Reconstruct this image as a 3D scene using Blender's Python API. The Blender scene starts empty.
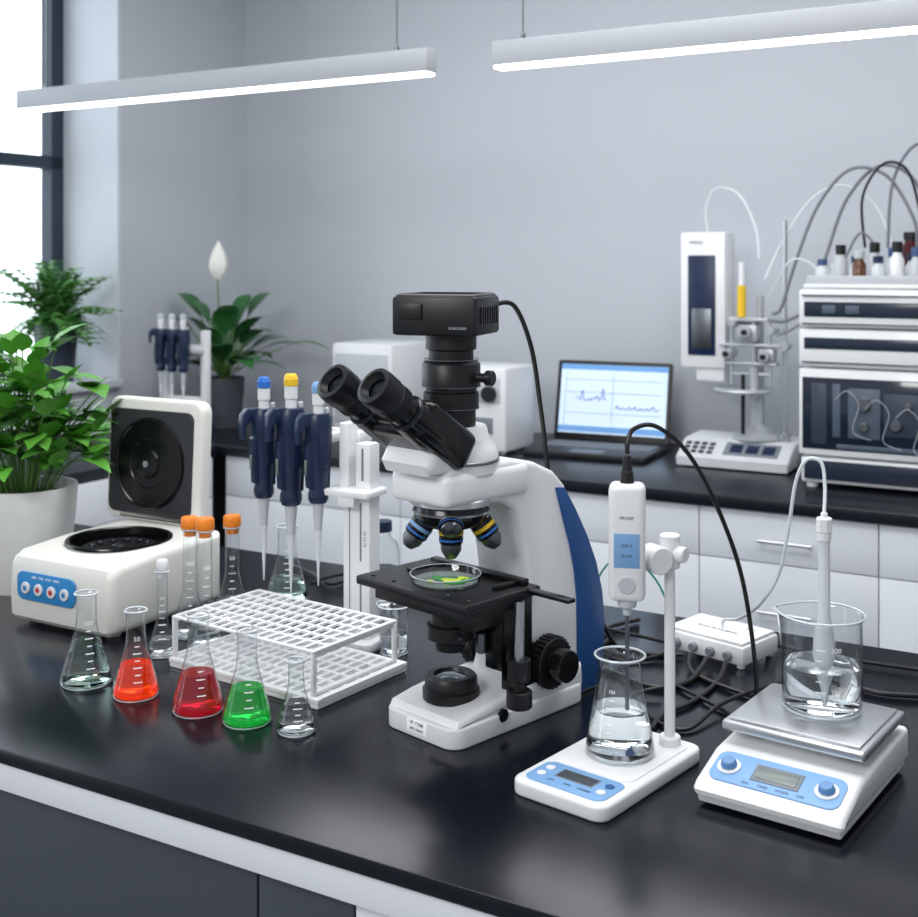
import bpy,bmesh,math,random
from mathutils import Vector,Matrix
random.seed(7)
sc=bpy.context.scene
COL=sc.collection
try:
    sc.view_settings.view_transform='Standard'
except Exception: pass
R_=math.radians
# ------------------------------------------------------------ materials
def lin(c):
    o=[]
    for v in c:
        v=v/255
        o.append(v/12.92 if v<=.04045 else ((v+.055)/1.055)**2.4)
    return (*o,1)
def mat(name,rgb,rough=.5,metal=0,var=.05,scale=25,bump=0,coat=0,trans=0,ior=1.45,es=0,sss=0):
    m=bpy.data.materials.new(name); m.use_nodes=True
    nt=m.node_tree; p=nt.nodes['Principled BSDF']
    c=lin(rgb)
    tc=nt.nodes.new('ShaderNodeTexCoord'); nz=nt.nodes.new('ShaderNodeTexNoise')
    nz.inputs['Scale'].default_value=scale; nz.inputs['Detail'].default_value=3
    nt.links.new(tc.outputs['Object'],nz.inputs['Vector'])
    mx=nt.nodes.new('ShaderNodeMix'); mx.data_type='RGBA'
    mx.inputs[6].default_value=tuple(v*(1-var) for v in c[:3])+(1,)
    mx.inputs[7].default_value=tuple(min(1,v*(1+var)) for v in c[:3])+(1,)
    nt.links.new(nz.outputs['Fac'],mx.inputs[0])
    nt.links.new(mx.outputs[2],p.inputs['Base Color'])
    p.inputs['Roughness'].default_value=rough; p.inputs['Metallic'].default_value=metal
    p.inputs['IOR'].default_value=ior
    p.inputs['Coat Weight'].default_value=coat; p.inputs['Transmission Weight'].default_value=trans
    if es:
        p.inputs['Emission Color'].default_value=c; p.inputs['Emission Strength'].default_value=es
    if bump:
        b=nt.nodes.new('ShaderNodeBump'); b.inputs['Strength'].default_value=bump; b.inputs['Distance'].default_value=.002
        nt.links.new(nz.outputs['Fac'],b.inputs['Height']); nt.links.new(b.outputs['Normal'],p.inputs['Normal'])
    return m
def glass(name,tint=(251,253,254),edge=(128,142,152),refl=.95):
    m=bpy.data.materials.new(name); m.use_nodes=True; nt=m.node_tree
    for n in list(nt.nodes):
        if n.type!='OUTPUT_MATERIAL': nt.nodes.remove(n)
    out=[n for n in nt.nodes if n.type=='OUTPUT_MATERIAL'][0]
    lw=nt.nodes.new('ShaderNodeLayerWeight'); lw.inputs['Blend'].default_value=.5
    cr=nt.nodes.new('ShaderNodeValToRGB'); e=cr.color_ramp.elements
    e[0].position=.6; e[0].color=lin(tint); e[1].position=1; e[1].color=lin(edge)
    nt.links.new(lw.outputs['Facing'],cr.inputs[0])
    tr=nt.nodes.new('ShaderNodeBsdfTransparent'); nt.links.new(cr.outputs[0],tr.inputs[0])
    gl=nt.nodes.new('ShaderNodeBsdfGlossy'); gl.inputs['Roughness'].default_value=.03
    pw=nt.nodes.new('ShaderNodeMath'); pw.operation='POWER'; pw.inputs[1].default_value=3.2
    nt.links.new(lw.outputs['Facing'],pw.inputs[0])
    mu=nt.nodes.new('ShaderNodeMath'); mu.operation='MULTIPLY_ADD'; mu.inputs[1].default_value=refl; mu.inputs[2].default_value=.07; mu.use_clamp=True
    nt.links.new(pw.outputs[0],mu.inputs[0])
    mx=nt.nodes.new('ShaderNodeMixShader')
    nt.links.new(mu.outputs[0],mx.inputs[0]); nt.links.new(tr.outputs[0],mx.inputs[1]); nt.links.new(gl.outputs[0],mx.inputs[2])
    nt.links.new(mx.outputs[0],out.inputs[0])
    return m
m_wall=mat('wall_paint',(193,197,204),.85,var=.02,scale=4,bump=.05)
m_wallL=mat('wall_paint_side',(192,196,203),.85,var=.02,scale=4,bump=.05)
m_reveal=mat('reveal_paint',(208,213,220),.8,var=.02)
m_ceil=mat('ceiling_paint',(205,208,212),.9,var=.02)
m_floor=mat('floor_vinyl',(120,124,130),.5,var=.08,scale=8)
m_frame=mat('window_frame_paint',(46,57,72),.5)
m_black=mat('epoxy_worktop',(13,17,25),.21,var=.15,scale=60,bump=.02,ior=1.40)
m_black2=mat('worktop_dark',(22,26,33),.3,var=.1,ior=1.4)
m_cab=mat('cabinet_white',(224,227,232),.45,var=.015)
m_cabg=mat('cabinet_grey',(60,66,76),.45,var=.03)
m_metal=mat('brushed_steel',(205,207,210),.3,1,var=.05,scale=80)
m_pan=mat('pan_steel',(204,206,209),.3,.85,var=.04,scale=90)
m_metald=mat('steel_dark',(120,124,130),.35,1)
m_white=mat('plastic_white',(234,235,236),.35,var=.015,coat=.2)
m_cream=mat('plastic_cream',(228,227,221),.4,var=.015,coat=.15)
m_grey=mat('plastic_grey',(120,126,134),.5)
m_lgrey=mat('plastic_light_grey',(192,196,201),.45)
m_dk=mat('plastic_black',(21,22,25),.4,var=.1,scale=60,bump=.05)
m_dks=mat('plastic_black_gloss',(13,14,16),.2)
m_lin=mat('liner_charcoal',(44,46,50),.45)
m_navy=mat('plastic_navy',(26,40,70),.33,var=.05)
m_blue=mat('panel_blue',(36,82,142),.4,var=.04)
m_dial=mat('dial_blue',(92,136,186),.35,var=.04)
m_lblue=mat('panel_light_blue',(124,168,214),.45,var=.03)
m_cblue=mat('centrifuge_blue',(52,140,205),.4)
m_lcd=mat('lcd_screen',(112,124,120),.25)
m_orange=mat('cap_orange',(240,135,36),.4)
m_yel=mat('ring_yellow',(240,196,40),.4)
m_bluek=mat('knob_blue',(40,110,200),.4)
m_red=mat('button_red',(205,60,60),.4)
m_rub=mat('cable_rubber',(18,19,22),.4)
m_tubew=mat('silicone_tube',(226,232,236),.3)
m_tubeg=mat('grey_tube',(118,121,130),.35)
m_teal=mat('teal_wire',(50,150,150),.4)
m_mark=mat('white_marking',(244,246,248),.6,es=.15)
m_ink=mat('ink_dark',(60,66,74),.6)
m_glass=glass('clear_glass')
m_rim=mat('glass_rim',(232,240,245),.08,var=0,trans=.35,coat=1)
m_tip=mat('translucent_tip',(234,238,242),.35,trans=.25)
m_water=mat('water',(253,255,255),.0,var=0,trans=1,ior=1.27)
m_waterg=mat('water_green_tint',(214,240,226),.0,var=0,trans=1,ior=1.27)
def liquid(name,rgb,dens=.6,es=.05):  # faint emission put into the colour so liquids stay bright over the dark desk
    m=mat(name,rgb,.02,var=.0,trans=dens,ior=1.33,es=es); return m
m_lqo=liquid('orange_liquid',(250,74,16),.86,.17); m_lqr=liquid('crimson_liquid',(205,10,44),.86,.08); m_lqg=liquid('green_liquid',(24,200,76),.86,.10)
m_pot=mat('pot_white',(236,236,235),.5); m_potg=mat('pot_grey',(80,86,94),.6); m_potn=mat('pot_navy',(44,52,68),.5)
m_soil=mat('soil',(50,38,30),.95,var=.4,scale=80,bump=1)
m_leaf=mat('leaf_bright',(84,148,52),.38,var=.4,scale=14)
m_leaf2=mat('leaf_deep',(50,104,54),.33,var=.3,scale=10)
m_leaf3=mat('leaf_mid',(112,172,96),.45,var=.3,scale=10)
m_stem=mat('plant_stem',(88,130,60),.5)
m_spathe=mat('spathe_white',(238,240,232),.5)
m_lamp=mat('led_diffuser',(255,255,255),.5,var=0,es=4.5)
m_lhouse=mat('lamp_housing',(168,171,176),.45,var=.02)
m_scr=mat('screen_glow',(205,222,240),.3,var=.02,es=.45)
m_scrb=mat('screen_blue',(110,160,215),.3,es=.3)
m_scrl=mat('screen_line',(90,110,170),.4,es=.2)
m_agar=mat('agar_green',(205,225,50),.2,var=.3,scale=90,es=.25)  # emission paints a glow into the yellow-green sample
m_agar2=mat('agar_dark_green',(50,165,60),.2,var=.3,scale=90,es=.08)  # weaker painted-in glow for the darker patches
m_sky=mat('outside_bright',(238,244,250),.9,es=3.0)
m_maroon=mat('bottle_maroon',(70,24,28),.3)
m_lens=mat('lens_coating',(16,22,30),.08,coat=.6)
# ------------------------------------------------------------ mesh builder
class B:
    def __init__(s): s.bm=bmesh.new(); s.m=0
    def merge(s,t,M=None):
        t.verts.index_update()
        vs=[s.bm.verts.new((M@v.co) if M is not None else v.co) for v in t.verts]
        for f in t.faces:
            try:
                nf=s.bm.faces.new([vs[v.index] for v in f.verts]); nf.material_index=s.m
            except ValueError: pass
        t.free(); return s
    def box(s,c,d,bev=0,M=None,seg=2,rz=0):
        t=bmesh.new(); bmesh.ops.create_cube(t,size=1)
        for v in t.verts: v.co=Vector((v.co.x*d[0],v.co.y*d[1],v.co.z*d[2]))
        if bev: bmesh.ops.bevel(t,geom=t.edges[:],offset=min(bev,min(d)*.49),segments=seg,profile=.5,affect='EDGES')
        X=Matrix.Translation(c)@Matrix.Rotation(rz,4,'Z')
        return s.merge(t,(M@X) if M is not None else X)
    def prism(s,poly,ax,a,b,bev=0,M=None,seg=2):
        t=bmesh.new()
        def mk(p,w):
            return {'x':(w,p[0],p[1]),'y':(p[0],w,p[1]),'z':(p[0],p[1],w)}[ax]
        v0=[t.verts.new(mk(p,a)) for p in poly]; v1=[t.verts.new(mk(p,b)) for p in poly]
        t.faces.new(v0); t.faces.new(v1[::-1]); n=len(poly)
        for i in range(n): t.faces.new((v0[i],v1[i],v1[(i+1)%n],v0[(i+1)%n]))
        bmesh.ops.recalc_face_normals(t,faces=t.faces)
        if bev:
            caps=[e for e in t.edges if (e.verts[0] in v0 and e.verts[1] in v0) or (e.verts[0] in v1 and e.verts[1] in v1)]
            bmesh.ops.bevel(t,geom=caps,offset=bev,segments=seg,profile=.5,affect='EDGES')
        return s.merge(t,M)
    def lathe(s,prof,c=(0,0,0),seg=32,M=None):
        t=bmesh.new(); rings=[]
        for r,z in prof:
            if r<1e-6: rings.append([t.verts.new((0,0,z))])
            else: rings.append([t.verts.new((r*math.cos(2*math.pi*i/seg),r*math.sin(2*math.pi*i/seg),z)) for i in range(seg)])
        for a,b in zip(rings,rings[1:]):
            for i in range(seg):
                j=(i+1)%seg
                if len(a)==1 and len(b)==1: continue
                if len(a)==1: t.faces.new((a[0],b[j],b[i]))
                elif len(b)==1: t.faces.new((a[i],a[j],b[0]))
                else: t.faces.new((a[i],a[j],b[j],b[i]))
        X=Matrix.Translation(c)
        return s.merge(t,(M@X) if M is not None else X)
    def torus(s,R,r,z,seg=40,M=None):
        return s.lathe([(R+r*math.cos(a*math.pi/4),z+r*math.sin(a*math.pi/4)) for a in range(9)],seg=seg,M=M)
    def cyl(s,p0,p1,r,r1=None,bev=None,seg=24,M=None):
        p0=Vector(p0);p1=Vector(p1); h=(p1-p0).length; r1=r if r1 is None else r1
        b=min(.0015,h*.2,r*.3,max(r1,1e-4)*.3) if bev is None else bev
        q=Vector((0,0,1)).rotation_difference(p1-p0).to_matrix().to_4x4()
        X=Matrix.Translation(p0)@q
        if M is not None: X=M@X
        return s.lathe([(0,0),(r-b,0),(r,b),(r1,h-b),(r1-b,h),(0,h)],seg=seg,M=X)
    def tube(s,pts,r,seg=8,div=8):
        P=[Vector(p) for p in pts]; Q=[]
        n=len(P)
        for i in range(n-1):
            a=P[max(i-1,0)];b=P[i];c=P[i+1];d=P[min(i+2,n-1)]
            for k in range(div):
                t=k/div
                Q.append(.5*((2*b)+(-a+c)*t+(2*a-5*b+4*c-d)*t*t+(-a+3*b-3*c+d)*t**3))
        Q.append(P[-1]); t=bmesh.new(); rings=[]
        T=(Q[1]-Q[0]).normalized(); N=T.orthogonal().normalized()
        for i,q in enumerate(Q):
            T2=(Q[min(i+1,len(Q)-1)]-Q[max(i-1,0)]).normalized()
            N=(T.rotation_difference(T2))@N; T=T2; Bn=T.cross(N)
            rings.append([t.verts.new(q+r*(math.cos(2*math.pi*k/seg)*N+math.sin(2*math.pi*k/seg)*Bn)) for k in range(seg)])
        for a,b in zip(rings,rings[1:]):
            for k in range(seg): t.faces.new((a[k],a[(k+1)%seg],b[(k+1)%seg],b[k]))
        t.faces.new(rings[0][::-1]); t.faces.new(rings[-1])
        return s.merge(t)
    def text(s,txt,size,M=None,fn=None,al='CENTER'):
        cu=bpy.data.curves.new('t','FONT'); cu.body=txt; cu.size=size; cu.align_x=al; cu.align_y='CENTER'; cu.resolution_u=2
        if fn is None: cu.extrude=.0001
        o=bpy.data.objects.new('t',cu); COL.objects.link(o)
        dg=bpy.context.evaluated_depsgraph_get(); me=bpy.data.meshes.new_from_object(o.evaluated_get(dg))
        t=bmesh.new(); t.from_mesh(me)
        bpy.data.objects.remove(o); bpy.data.curves.remove(cu); bpy.data.meshes.remove(me)
        if fn:
            for v in t.verts: v.co=Vector(fn(v.co.x,v.co.y))
        return s.merge(t,M)
    def leaf(s,base,d,L,W,droop=.4,fold=.25,n=5,pk=.75):
        d=Vector(d).normalized(); up=Vector((0,0,1))
        side=d.cross(up)
        if side.length<.05: side=Vector((1,0,0))
        side.normalize(); nrm=side.cross(d).normalized()
        t=bmesh.new(); rows=[]
        for i in range(n+1):
            f=i/n; w=W*.5*math.sin(math.pi*min(1,f**pk*.97+.03))
            p=Vector(base)+d*(L*f)-up*(droop*L*f*f)
            rows.append([t.verts.new(p+side*w+nrm*(w*fold)),t.verts.new(p),t.verts.new(p-side*w+nrm*(w*fold))])
        for a,b in zip(rows,rows[1:]):
            t.faces.new((a[0],a[1],b[1],b[0])); t.faces.new((a[1],a[2],b[2],b[1]))
        return s.merge(t)
    def obj(s,name,mats,parent=None,loc=(0,0,0),rz=0,sharp=38,norm=True):
        if norm: bmesh.ops.recalc_face_normals(s.bm,faces=s.bm.faces)
        me=bpy.data.meshes.new(name); s.bm.to_mesh(me); s.bm.free()
        for m in (mats if isinstance(mats,(list,tuple)) else [mats]): me.materials.append(m)
        me.polygons.foreach_set('use_smooth',[True]*len(me.polygons))
        try: me.set_sharp_from_angle(angle=R_(sharp))
        except Exception: pass
        o=bpy.data.objects.new(name,me); COL.objects.link(o)
        o.location=loc; o.rotation_euler=(0,0,rz)
        if parent: o.parent=parent
        return o
def cut(o,cutter):
    md=o.modifiers.new('c','BOOLEAN'); md.operation='DIFFERENCE'; md.object=cutter; md.solver='EXACT'
    bpy.context.view_layer.update()
    dg=bpy.context.evaluated_depsgraph_get(); me=bpy.data.meshes.new_from_object(o.evaluated_get(dg))
    o.modifiers.clear(); o.data=me; bpy.data.objects.remove(cutter)
    me.polygons.foreach_set('use_smooth',[True]*len(me.polygons))
    try: me.set_sharp_from_angle(angle=R_(30))
    except Exception: pass
def thing(name,label,cat,loc,rz=0,group=None):
    e=bpy.data.objects.new(name,None); COL.objects.link(e); e.empty_display_size=.02
    e.location=loc; e.rotation_euler=(0,0,rz); e['label']=label; e['category']=cat
    if group: e['group']=group
    return e
def tag(o,label,cat,group=None):
    o['label']=label;o['category']=cat
    if group:o['group']=group
    return o
def rr(cx,cy,w,h,r,n=5):
    P=[]
    for k,(sx,sy) in enumerate([(1,1),(-1,1),(-1,-1),(1,-1)]):
        for i in range(n+1):
            a=math.pi/2*(k+i/n)
            P.append((cx+sx*(w/2-r)+r*math.cos(a),cy+sy*(h/2-r)+r*math.sin(a)))
    return P
def copy_tree(src,name_loc,rz=None,scale=None):
    c=src.copy(); COL.objects.link(c); c.location=name_loc
    if rz is not None: c.rotation_euler=(0,0,rz)
    if scale: c.scale=(scale,)*3
    done=set()
    def rec(a,b):
        for ch in list(a.children):
            if ch.name in done: continue
            k=ch.copy(); COL.objects.link(k); k.parent=b; done.add(k.name); rec(ch,k)
    rec(src,c)
    return c
RX=lambda d: Matrix.Rotation(R_(d),4,'X')
TR=lambda x,y,z: Matrix.Translation((x,y,z))
# ------------------------------------------------------------ camera
cam=bpy.data.cameras.new('camera'); co=bpy.data.objects.new('camera',cam); COL.objects.link(co)
co.location=(0,0,1.5); co.rotation_euler=(R_(90),0,0)
cam.sensor_width=36; cam.lens=36*1200/918; cam.shift_y=-(458.5-262)/918
cam.dof.use_dof=True; cam.dof.focus_distance=1.52; cam.dof.aperture_fstop=7.5
cam.clip_start=.05
sc.camera=co
# ------------------------------------------------------------ room frame
ra=R_(-30); U=Vector((math.cos(ra),math.sin(ra),0)); N=Vector((-math.sin(ra),math.cos(ra),0))
def RU(u,n,z=0): return U*u+N*n+Vector((0,0,z))
def struct(o): o['kind']='structure'; return o
WN=3.8; WU=-3.198
def roombox(name,m,u0,u1,n0,n1,z0,z1,bev=0):
    b=B(); b.box(((u1-u0)/2,(n1-n0)/2,(z1-z0)/2),(u1-u0,n1-n0,z1-z0),bev)
    return b.obj(name,m,loc=RU(u0,n0,z0),rz=ra)
struct(roombox('wall_back',m_wall,WU-.35,2.6,WN,WN+.12,0,2.9))
n0,n1=.4,3.113; zs,zt=1.085,2.72
def wb(b,u0,u1,a,c,z0,z1): b.box(((u0+u1)/2,(a+c)/2,(z0+z1)/2),(u1-u0,c-a,z1-z0))
b=B()
wb(b,-.35,0,n1,WN,0,2.9); wb(b,-.35,0,-.4,n0,0,2.9); wb(b,-.35,0,n0,n1,0,zs-.03); wb(b,-.35,0,n0,n1,zt,2.9)
struct(b.obj('wall_left',m_wallL,loc=RU(WU,0),rz=ra))
struct(roombox('trim_1',m_reveal,WU-.28,WU+.0,n1-.012,n1,zs,zt))
struct(roombox('trim_2',m_reveal,WU-.28,WU+.03,n0,n1-.012,zs-.03,zs,.004))
struct(roombox('floor',m_floor,WU-.35,2.6,-1.5,WN+.12,-.1,0))
struct(roombox('ceiling',m_ceil,WU-.35,2.6,.2,WN+.12,2.9,3.0))
b=B()
for a in (n1-.055-.012,n1-1.15,n0): wb(b,-.33,-.275,a,a+.055,zs,zt)
for z in (zs,1.84,zt-.05): wb(b,-.33,-.275,n0,n1-.012,z,z+.045)
struct(b.obj('window_1',m_frame,loc=RU(WU,0),rz=ra))
b=B(); wb(b,-.305,-.3,n0+.02,n1-.03,zs+.03,zt-.03)
struct(b.obj('window_2',glass('window_pane',(250,252,253),(200,210,220),.5),loc=RU(WU,0),rz=ra))
struct(roombox('baseboard_back',m_cab,WU,2.6,WN-.015,WN,0,.09))
struct(roombox('sky_glow_panel',m_sky,WU-2.2,WU-2.1,-2.5,6,0,5))  # glowing panel added beyond the window, standing in for bright sky
# ------------------------------------------------------------ benches
BF=3.03; LF=-2.65
o=roombox('worktop',m_black2,WU,.9,BF-.02,WN,.868,.9,.003); tag(o,'black worktop running along the grey wall','worktop')
o=roombox('worktop',m_black2,WU,LF,1.2,BF-.021,.868,.9,.003); tag(o,'black worktop beneath the window sill','worktop')
def cabinet(loc,rz,w,d,rows,label,mfront,mbody,handles=True,h=.866):
    t=thing('base_cabinet',label,'cabinet',loc,rz,'lab base cabinets')
    b=B(); b.box((0,d/2+.01,h/2+.04),(w-.001,d-.02,h-.08)); b.box((0,d/2+.04,.04),(w-.01,d-.09,.078)); b.obj('body',mbody,t)
    z=h
    for hh in rows:
        b=B(); b.box((0,-.006,z-hh/2),(w-.003,.018,hh-.003),.0012); dr=b.obj('drawer',mfront,t)
        if handles and hh<.3:
            b=B(); zz=z-hh*.55
            b.cyl((-.07,-.034,zz),(.07,-.034,zz),.0042,seg=10); b.cyl((-.06,-.034,zz),(-.06,-.015,zz),.0035,seg=8); b.cyl((.06,-.034,zz),(.06,-.015,zz),.0035,seg=8)
            b.obj('handle',m_metal,dr)
        z-=hh
    return t
for a,c,hd,rows in ((-2.63,-1.95,False,(.13,.66)),(-1.95,-1.023,False,(.13,.66)),(-1.023,-.573,True,(.13,.22,.44)),(-.573,.3,False,(.13,.66))):
    cabinet(RU((a+c)/2,BF+.01),ra,c-a,.7,rows,'white base cabinet with slim steel handles under black worktop' if hd else 'wide plain white base cabinet under black worktop',m_cab,m_cab,hd)
for a in (2.53,1.63): cabinet(RU(LF-.01,a),ra+R_(90),.899,.5,(.13,.66),'white base cabinet beneath the window bench',m_cab,m_cab,False)
# ------------------------------------------------------------ front desk
da=ra; DF=.998
DP=RU
b=B(); b.box((1.5,.4735,.441),(2.98,.947,.018),.0012,M=TR(0,0,.45))
o=b.obj('lab_worktop',m_black,loc=DP(-2.30,DF),rz=da); tag(o,'glossy black epoxy laboratory worktop holding the equipment','worktop')
b=B(); b.box((1.5,.4735,.863),(2.95,.931,.0375),.001)
o=b.obj('worktop_rail',m_cab,loc=DP(-2.30,DF),rz=da); tag(o,'white apron rail directly under black worktop','rail')
def dcab(u0,u1,mf,label,rows,hd):
    return cabinet(DP((u0+u1)/2,DF+.045),da,u1-u0,.8,rows,label,mf,m_cabg if mf is m_cabg else m_lgrey,hd,.844)
dcab(-2.26,-1.6,m_cabg,'dark grey handleless cabinet under the lab desk',(.76,),False)
dcab(-1.6,-.848,m_cabg,'dark grey handleless cabinet under the lab desk',(.76,),False)
dcab(-.848,-.719,m_cabg,'narrow dark grey panel cabinet under the desk',(.76,),False)
dcab(-.719,-.2,m_cab,'white drawer cabinet under the black worktop',(.25,.5),True)
dcab(-.2,.5,m_cab,'white drawer cabinet under the black worktop',(.25,.5),True)
TZ=.9
# ------------------------------------------------------------ hanging LED lamps
def lamp(p,L,wires,ll):
    t=thing('pendant_lamp',ll,'lamp',p,ra,'linear pendant lamps')
    b=B(); b.box((L/2,0,.041),(L,.05,.056),.003); b.obj('lamp_housing',m_lhouse,t)
    b=B(); b.box((L/2,0,.0105),(L-.006,.042,.010),.003); b.obj('diffuser',m_lamp,t)
    for x in wires:
        b=B(); b.cyl((x,0,.069),(x,0,2.9-p[2]-.0),.0018,seg=6,bev=0); b.cyl((x,0,.069),(x,0,.085),.006,seg=10); b.obj('suspension_wire',m_metald,t)
lp=Vector((-.066,2.9,1.946))-U*1.445
lamp(lp,1.445,(.1,1.345),'long slim grey pendant lamp with glowing LED underside')
lamp(Vector((.088,2.822,1.946)),1.5,(.07,1.4),'long slim grey pendant lamp with glowing LED underside')
# ------------------------------------------------------------ flasks
def conical(name,label,cat,xy,R,H,rn,neck=.64,liq=None,cap=None,marks=None,z=TZ,rim=.003,ms=.009):
    t=thing(name,label,cat,(xy[0],xy[1],z))
    zc=neck*H
    def pr(q):
        if q<.008: return R
        if q<zc: return R+(rn-R)*((q-.008)/(zc-.008))
        return rn
    P=[(0,.0015),(R*.55,.001),(R-.004,0),(R-.001,.002),(R,.006)]
    for k in range(1,7): P.append((pr(.008+(zc-.008)*k/6.5),.008+(zc-.008)*k/6.5))
    P+=[(rn+.0004,zc+.004),(rn,zc+.01),(rn,H-.006),(rn+rim*.5,H-.004),(rn+rim-.001,H-.002)]
    b=B(); b.lathe(P,seg=40); b.obj('glass_body',m_glass,t,sharp=60)
    b=B(); b.torus(rn+rim-.001,.0015,H-.0015); b.obj('rim',m_rim,t,sharp=80)
    b=B(); b.torus(R-.003,.0012,.0016); b.obj('base_ring',m_rim,t,sharp=80)
    if liq:
        m,f=liq; zl=f*H; P=[(0,.003),(R-.005,.003),(R-.0016,.007)]
        for k in range(1,5):
            q=.008+(zl-.008)*k/4; P.append((pr(q)-.0014,q))
        P.append((0,zl)); b=B(); b.lathe(P,seg=40); b.obj('liquid',m,t,sharp=60)
    if marks:
        b=B(); a0=math.atan2(-xy[1],-xy[0])+marks[1]
        def fn(z0): return lambda x,y:((pr(z0+y)+.0005)*math.cos(a0+x/pr(z0)),(pr(z0+y)+.0005)*math.sin(a0+x/pr(z0)),z0+y)
        zb=.22*H
        for k in range(6):
            zz=zb+k*.075*H; rad=pr(zz)+.0005
            tb=bmesh.new(); wd=.007 if k%2 else .012
            A=[(a0+(-.5+q/4)*wd/rad) for q in range(5)]
            lo=[tb.verts.new((rad*math.cos(a),rad*math.sin(a),zz)) for a in A]; r2=pr(zz+.0013)+.0005
            hi=[tb.verts.new((r2*math.cos(a),r2*math.sin(a),zz+.0013)) for a in A]
            for q in range(4): tb.faces.new((lo[q],lo[q+1],hi[q+1],hi[q]))
            b.merge(tb)
        b.text(marks[0],ms,fn=fn(.68*H))
        b.obj('graduation_marks',m_mark,t,norm=False)
    if cap:
        m,ch,cr_=cap; b=B()
        b.lathe([(0,H-.012),(rn-.0015,H-.012),(rn-.001,H+.0005),(cr_,H+.0005),(cr_+.0006,H+.002),(cr_,H+ch-.002),(cr_-.0015,H+ch),(0,H+ch)],seg=24)
        b.obj('stopper',m,t)
    return t
conical('erlenmeyer_flask','clear glass conical flask half full of pale green-tinted liquid','flask',(-.531,1.71),.0365,.130,.0140,liq=(m_waterg,.47),marks=('100',.2))
conical('erlenmeyer_flask','glass conical flask holding orange-red liquid','flask',(-.447,1.66),.0325,.120,.0130,liq=(m_lqo,.38),marks=('50',.1))
conical('erlenmeyer_flask','glass conical flask holding deep crimson liquid','flask',(-.349,1.605),.0353,.1305,.0140,liq=(m_lqr,.40),marks=('100',.15))
conical('erlenmeyer_flask','glass conical flask holding bright green liquid','flask',(-.2767,1.566),.033,.122,.0130,liq=(m_lqg,.38),marks=('50',.1))
conical('erlenmeyer_flask','small clear glass conical flask with clear liquid','flask',(-.208,1.533),.0255,.093,.0100,liq=(m_water,.42),marks=('25',.1),ms=.007)
vo='tall narrow glass flask closed with an orange stopper'
conical('volumetric_flask',vo,'flask',(-.4326,1.93),.030,.172,.011,neck=.42,cap=(m_orange,.018,.0145),marks=('100',0),liq=(m_water,.2))
conical('volumetric_flask',vo,'flask',(-.397,1.875),.029,.182,.011,neck=.42,cap=(m_orange,.018,.0145),marks=('100',.3),liq=(m_water,.2))
conical('volumetric_flask',vo,'flask',(-.378,2.0),.032,.16,.0115,neck=.5,cap=(m_orange,.018,.0145),marks=('50',0),liq=(m_water,.25))
conical('volumetric_flask','small glass flask with a white plastic stopper','flask',(-.453,1.832),.023,.13,.008,neck=.42,cap=(m_white,.016,.009),marks=('25',0),liq=(m_water,.2),ms=.006)
conical('erlenmeyer_flask','clear glass conical flask standing beneath the pipettes','flask',(-.305,2.13),.038,.133,.016,liq=(m_waterg,.3),marks=('100',0))
t=thing('glass_bottle','clear glass bottle with blue screw cap','bottle',(-.135,2.12,TZ))
b=B(); b.lathe([(0,.001),(.028,0),(.03,.004),(.03,.09),(.026,.105),(.014,.115),(.014,.13)]); b.obj('glass_body',m_glass,t,sharp=60)
b=B(); b.lathe([(0,.143),(.0165,.143),(.017,.125),(.0145,.125)]); b.obj('bottle_cap',m_navy,t)
b=B(); b.lathe([(0,.004),(.027,.004),(.0285,.06),(0,.06)]); b.obj('liquid',m_water,t)
def beaker(label,xyz,R,H,lv,marks):
    t=thing('beaker',label,'beaker',xyz)
    def spout(b):
        for v in b.bm.verts:
            a=math.atan2(v.co.y,v.co.x)
            if v.co.z>H-.008:
                k=max(0,math.cos(a-R_(150)))**24; v.co.x+=k*.007*math.cos(a); v.co.y+=k*.007*math.sin(a)
    b=B(); b.lathe([(0,.0015),(R*.6,.001),(R-.005,0),(R-.001,.003),(R,.008),(R,H*.5),(R,H-.007),(R+.0012,H-.003),(R+.0025,H-.0015)],seg=48)
    spout(b); b.obj('glass_body',m_glass,t,sharp=60)
    b=B(); b.torus(R+.0025,.0014,H-.0013,48); spout(b); b.obj('rim',m_rim,t,sharp=80)
    b=B(); b.torus(R-.002,.0014,.0018,48); b.obj('base_ring',m_rim,t,sharp=80)
    b=B(); b.lathe([(0,.0035),(R-.006,.0035),(R-.0018,.008),(R-.0018,lv),(0,lv)],seg=48); b.obj('liquid',m_water,t,sharp=60)
    if marks:
        a0=math.atan2(-xyz[1],-xyz[0])+.35; b=B(); rad=R+.0005
        for k in range(6):
            zz=.02+k*.012; b2=bmesh.new()
            A=[a0-.5+q*.05 for q in range(6 if k%2 else 4)]
            lo=[b2.verts.new((rad*math.cos(a),rad*math.sin(a),zz)) for a in A]; hi=[b2.verts.new((rad*math.cos(a),rad*math.sin(a),zz+.0011)) for a in A]
            for q in range(len(A)-1): b2.faces.new((lo[q],lo[q+1],hi[q+1],hi[q]))
            b.merge(b2)
        for k,s_ in enumerate(('100','200','300')):
            b.text(s_,.008,fn=lambda x,y,k=k:(rad*math.cos(a0+x/rad),rad*math.sin(a0+x/rad),.0325+.024*k+y))
        b.obj('graduation_marks',m_mark,t,norm=False)
    return t
beaker('tall clear glass beaker beside the white rack',(-.100,1.842,TZ),.022,.075,.03,False)
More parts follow.
